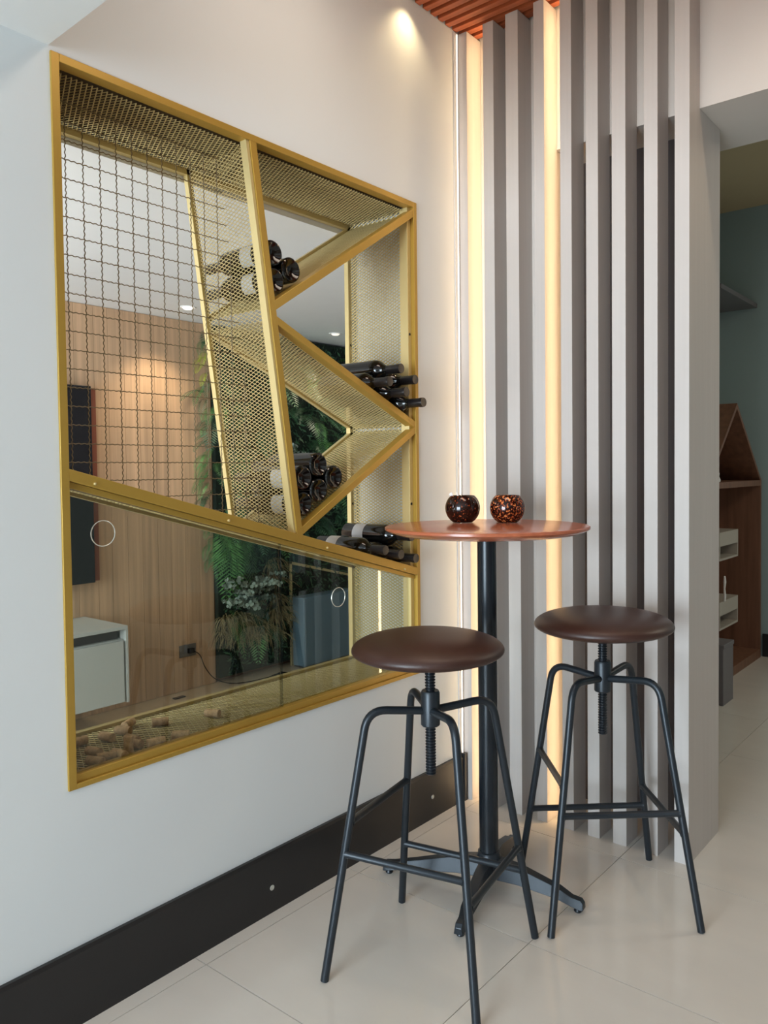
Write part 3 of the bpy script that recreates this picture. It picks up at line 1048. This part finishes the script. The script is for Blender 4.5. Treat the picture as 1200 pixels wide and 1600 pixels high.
rnd = random.Random(11)
cnt = 0
for k in range(34):                      # left border of ferns, trailing over the boards
    z = 0.75 + 1.32 * k / 33
    y = 2.84 + rnd.uniform(-0.02, 0.04)
    me = FRD[rnd.choice([0, 1, 2, 2])]
    if abs(z - 1.28) < 0.12 or abs(z - 0.85) < 0.15:
        me = FRD[2]
    if z > 1.80 and z < 1.98:
        me = FRY  # yellow-green stands for the downlight falling on these fronds
    reach = 0.62 if (abs(z - 1.25) < 0.15 or z > 1.6) else 0.45
    put('frond', me, y, z, rnd.uniform(-1.5, -0.7), rnd.uniform(-0.2, 0.3), reach * rnd.uniform(0.75, 1.0))
    cnt += 1
for k in range(225):
    z = rnd.uniform(0.25, 2.08)
    y = rnd.uniform(2.86, 4.7)
    me = FRD[rnd.choice([0, 0, 1, 0, 1, 2, 3])]
    if 3.25 < y < 4.1 and z < 0.8:
        continue
    put('frond', me, y, z, rnd.uniform(-1.0, 1.0), rnd.uniform(-0.4, 0.4), rnd.uniform(0.55, 1.0))
for k in range(5):
    put('frond', FRD[3], 2.87 + 0.03 * k, 0.90, rnd.uniform(-0.7, 0.5), 0.45, 1.0)
for (yc_, zc_, n_) in ((3.02, 0.50, 16), (3.13, 0.56, 6), (2.94, 0.52, 6), (3.33, 1.34, 10)):
    for k in range(n_):
        put('eucalyptus_sprig', EUM[k % 2], yc_ + rnd.uniform(-0.10, 0.10), zc_ + rnd.uniform(-0.07, 0.05), rnd.uniform(-1.2, 1.2), rnd.uniform(-0.3, 0.5), rnd.uniform(0.7, 1.0), x=0.12)
for k in range(26):
    put('dry_grass_tuft', DRM[k % 2], 2.90 + 0.045 * (k % 10) + rnd.uniform(-0.02, 0.02), 0.32 + rnd.uniform(-0.08, 0.06), rnd.uniform(-0.4, 0.4), 0.1, rnd.uniform(0.8, 1.05), x=0.06)
for k in range(6):
    put('dry_grass_tuft', DRM[k % 2], 3.28 + rnd.uniform(-0.04, 0.06), 0.55 + rnd.uniform(-0.2, 0.2), rnd.uniform(-0.4, 0.4), 0.1, rnd.uniform(0.8, 1.0), x=0.06)
# dense short moss leaves filling the gaps, one stuff part
b = MB()
for k in range(9000):
    y = rnd.uniform(-0.60, 1.7)
    z = rnd.uniform(0.05, CZ - 0.03)
    x = 0.03 + rnd.uniform(0, 0.06)
    a = rnd.random() * 6.28
    r_ = rnd.uniform(0.01, 0.022)
    u = Vector((rnd.uniform(0, 0.8), math.cos(a), math.sin(a))) * r_
    v = Vector((rnd.uniform(0, 0.8), -math.sin(a), math.cos(a))) * r_ * 0.3
    c = Vector((x, y, z))
    b.add([c - u, c + v, c + u, c - v], [(0, 1, 2, 3)])
tag(b.build('small_leaves', FERN2, pw), kind='stuff')

# ------------------------------------------------------------------ room on the right
YB = 5.447
structure('wall_side_room_back', BLUEW, ((-0.1, YB, 0), (4.3, YB + 0.1, 2.96)), label='blue-grey back wall of the next room')
structure('wall_side_room_left', BLUEW, ((-0.29, 2.715, 0), (0.0, YB, 2.96)), label='blue-grey left wall of the next room')
structure('wall_side_room_right', BLUEW, ((4.2, 2.9, 0), (4.3, YB, 2.96)), label='right wall of the next room')
structure('ceiling_side_room', BEIGEC, ((-0.1, 2.90, 2.95), (4.3, YB, 3.05)), label='beige ceiling of the next room')
structure('baseboard_side_room', BLACKB, ((0.295, YB - 0.015, 0), (4.2, YB, 0.15)), label='black baseboard of the next room')
e = empty('ring_downlight', (0.72, 4.75, 2.95), label='round recessed downlight in the beige ceiling of the next room', cat='light')
MB().lathe([(0.035, -0.003), (0.055, -0.006), (0.06, 0.0), (0.035, 0.0)], seg=24).build('trim_ring', LIGHTOFF, e)
MB().lathe([(0.0, -0.001), (0.034, -0.001), (0.034, 0.0), (0.0, 0.0)], seg=24).build('lens', CREAM, e)

hb_ = empty('house_bookcase', (0.0, 4.90, 0), label='tall wooden bookcase shaped like a house with a pitched top', cat='bookcase')
XF = 0.290
ya, yf, ap = -0.55, 0.510, -0.02
MB().box((0.001, ya, 0.0), (XF, ya + 0.022, 1.164)).build('side_panel', BWOOD, hb_)
MB().box((0.001, yf - 0.022, 0.0), (XF, yf, 1.164)).build('side_panel', BWOOD, hb_)
MB().box((0.001, ya + 0.022, 0.0), (XF, yf - 0.022, 0.055)).build('base', BWOOD, hb_)
MB().box((0.001, ya + 0.022, 1.128), (XF, yf - 0.022, 1.164)).build('shelf', BWOOD, hb_)
MB().box((0.001, ya + 0.022, 0.055), (0.012, yf - 0.022, 1.128)).build('back_panel', BWOOD, hb_)
MB().prism([(ya, 1.164), (yf, 1.164), (ap, 1.62)], 0, 0.001, 0.012).build('gable_back', BWOOD, hb_)
MB().prism([(ya, 1.164), (ap, 1.632), (ap, 1.600), (ya + 0.03, 1.164)], 0, 0.012, XF).build('roof_board', BWOOD, hb_)
MB().prism([(yf, 1.164), (ap, 1.632), (ap, 1.600), (yf - 0.03, 1.164)], 0, 0.012, XF - 0.0005).build('roof_board', BWOOD, hb_)
for z, lab in ((0.70, 'upper pale box shelf inside the house bookcase'), (0.29, 'lower pale box shelf inside the house bookcase')):
    e = empty('box_shelf', (0.014, 4.92, z), label=lab, cat='shelf')
    MB().box((0, -0.25, 0.0), (0.24, 0.11, 0.012)).build('bottom_board', CREAM, e)
    MB().box((0, -0.25, 0.155), (0.24, 0.11, 0.167)).build('top_board', CREAM, e)
    MB().box((0, 0.098, 0.012), (0.24, 0.11, 0.155)).build('side_board', CREAM, e)
    MB().box((0, -0.25, 0.012), (0.24, -0.238, 0.155)).build('side_board', CREAM, e)
    MB().box((0.228, -0.238, 0.085), (0.24, 0.098, 0.155)).build('front_band', CREAM, e)
# white figurine on the bookcase shelf: seated cherub-like lump with head and wings
fg = empty('figurine', (0.20, 4.74, 1.164), label='small off-white figurine standing under the pitched top of the bookcase', cat='figurine')
MB().lathe([(0.0, 0), (0.035, 0), (0.036, 0.012), (0.028, 0.03), (0.030, 0.05), (0.022, 0.066), (0.010, 0.072), (0.0, 0.072)], seg=16).build('body', LIGHTOFF, fg)
MB().lathe([(0.0, 0.068), (0.012, 0.072), (0.018, 0.084), (0.014, 0.098), (0.0, 0.103)], seg=16).build('head', LIGHTOFF, fg)
for s in (-1, 1):
    MB().lathe([(0.0, -0.02), (0.010, -0.012), (0.013, 0.0), (0.008, 0.014), (0.0, 0.02)], (0, s * 0.030, 0.05), 10).build('arm', LIGHTOFF, fg)
st = MB().tube([(0.26, 4.745, 0.425), (0.262, 4.742, 0.46), (0.258, 4.747, 0.50), (0.261, 4.744, 0.54), (0.26, 4.745, 0.575)], [0.006, 0.008, 0.006, 0.009, 0.005], 8)
st.v = [(x, y, z + 0.032) for x, y, z in st.v]
tag(st.build('ornament', LIGHTOFF), 'slim pale upright ornament on the lower box shelf', 'ornament')
gb = empty('storage_box', (0.25, 4.255, 0), label='dark grey storage box on the floor by the bookcase', cat='box')
MB().box((-0.18, -0.085, 0), (0.18, 0.085, 0.300)).build('body', GREYBOX, gb, bevel=0.003)
MB().box((-0.184, -0.088, 0.300), (0.184, 0.088, 0.322)).build('lid', GREYBOX, gb, bevel=0.003)
e = empty('floating_shelf', (0.0, 4.7, 2.29), label='grey floating shelf high on the wall above the bookcase', cat='shelf')
MB().box((0.001, 0.0, 0.0), (0.25, 0.745, 0.028)).build('board', GREYBOX, e, bevel=0.001)
MB().box((0.001, 0.1, -0.06), (0.012, 0.64, 0.0)).build('bracket', GREYBOX, e)
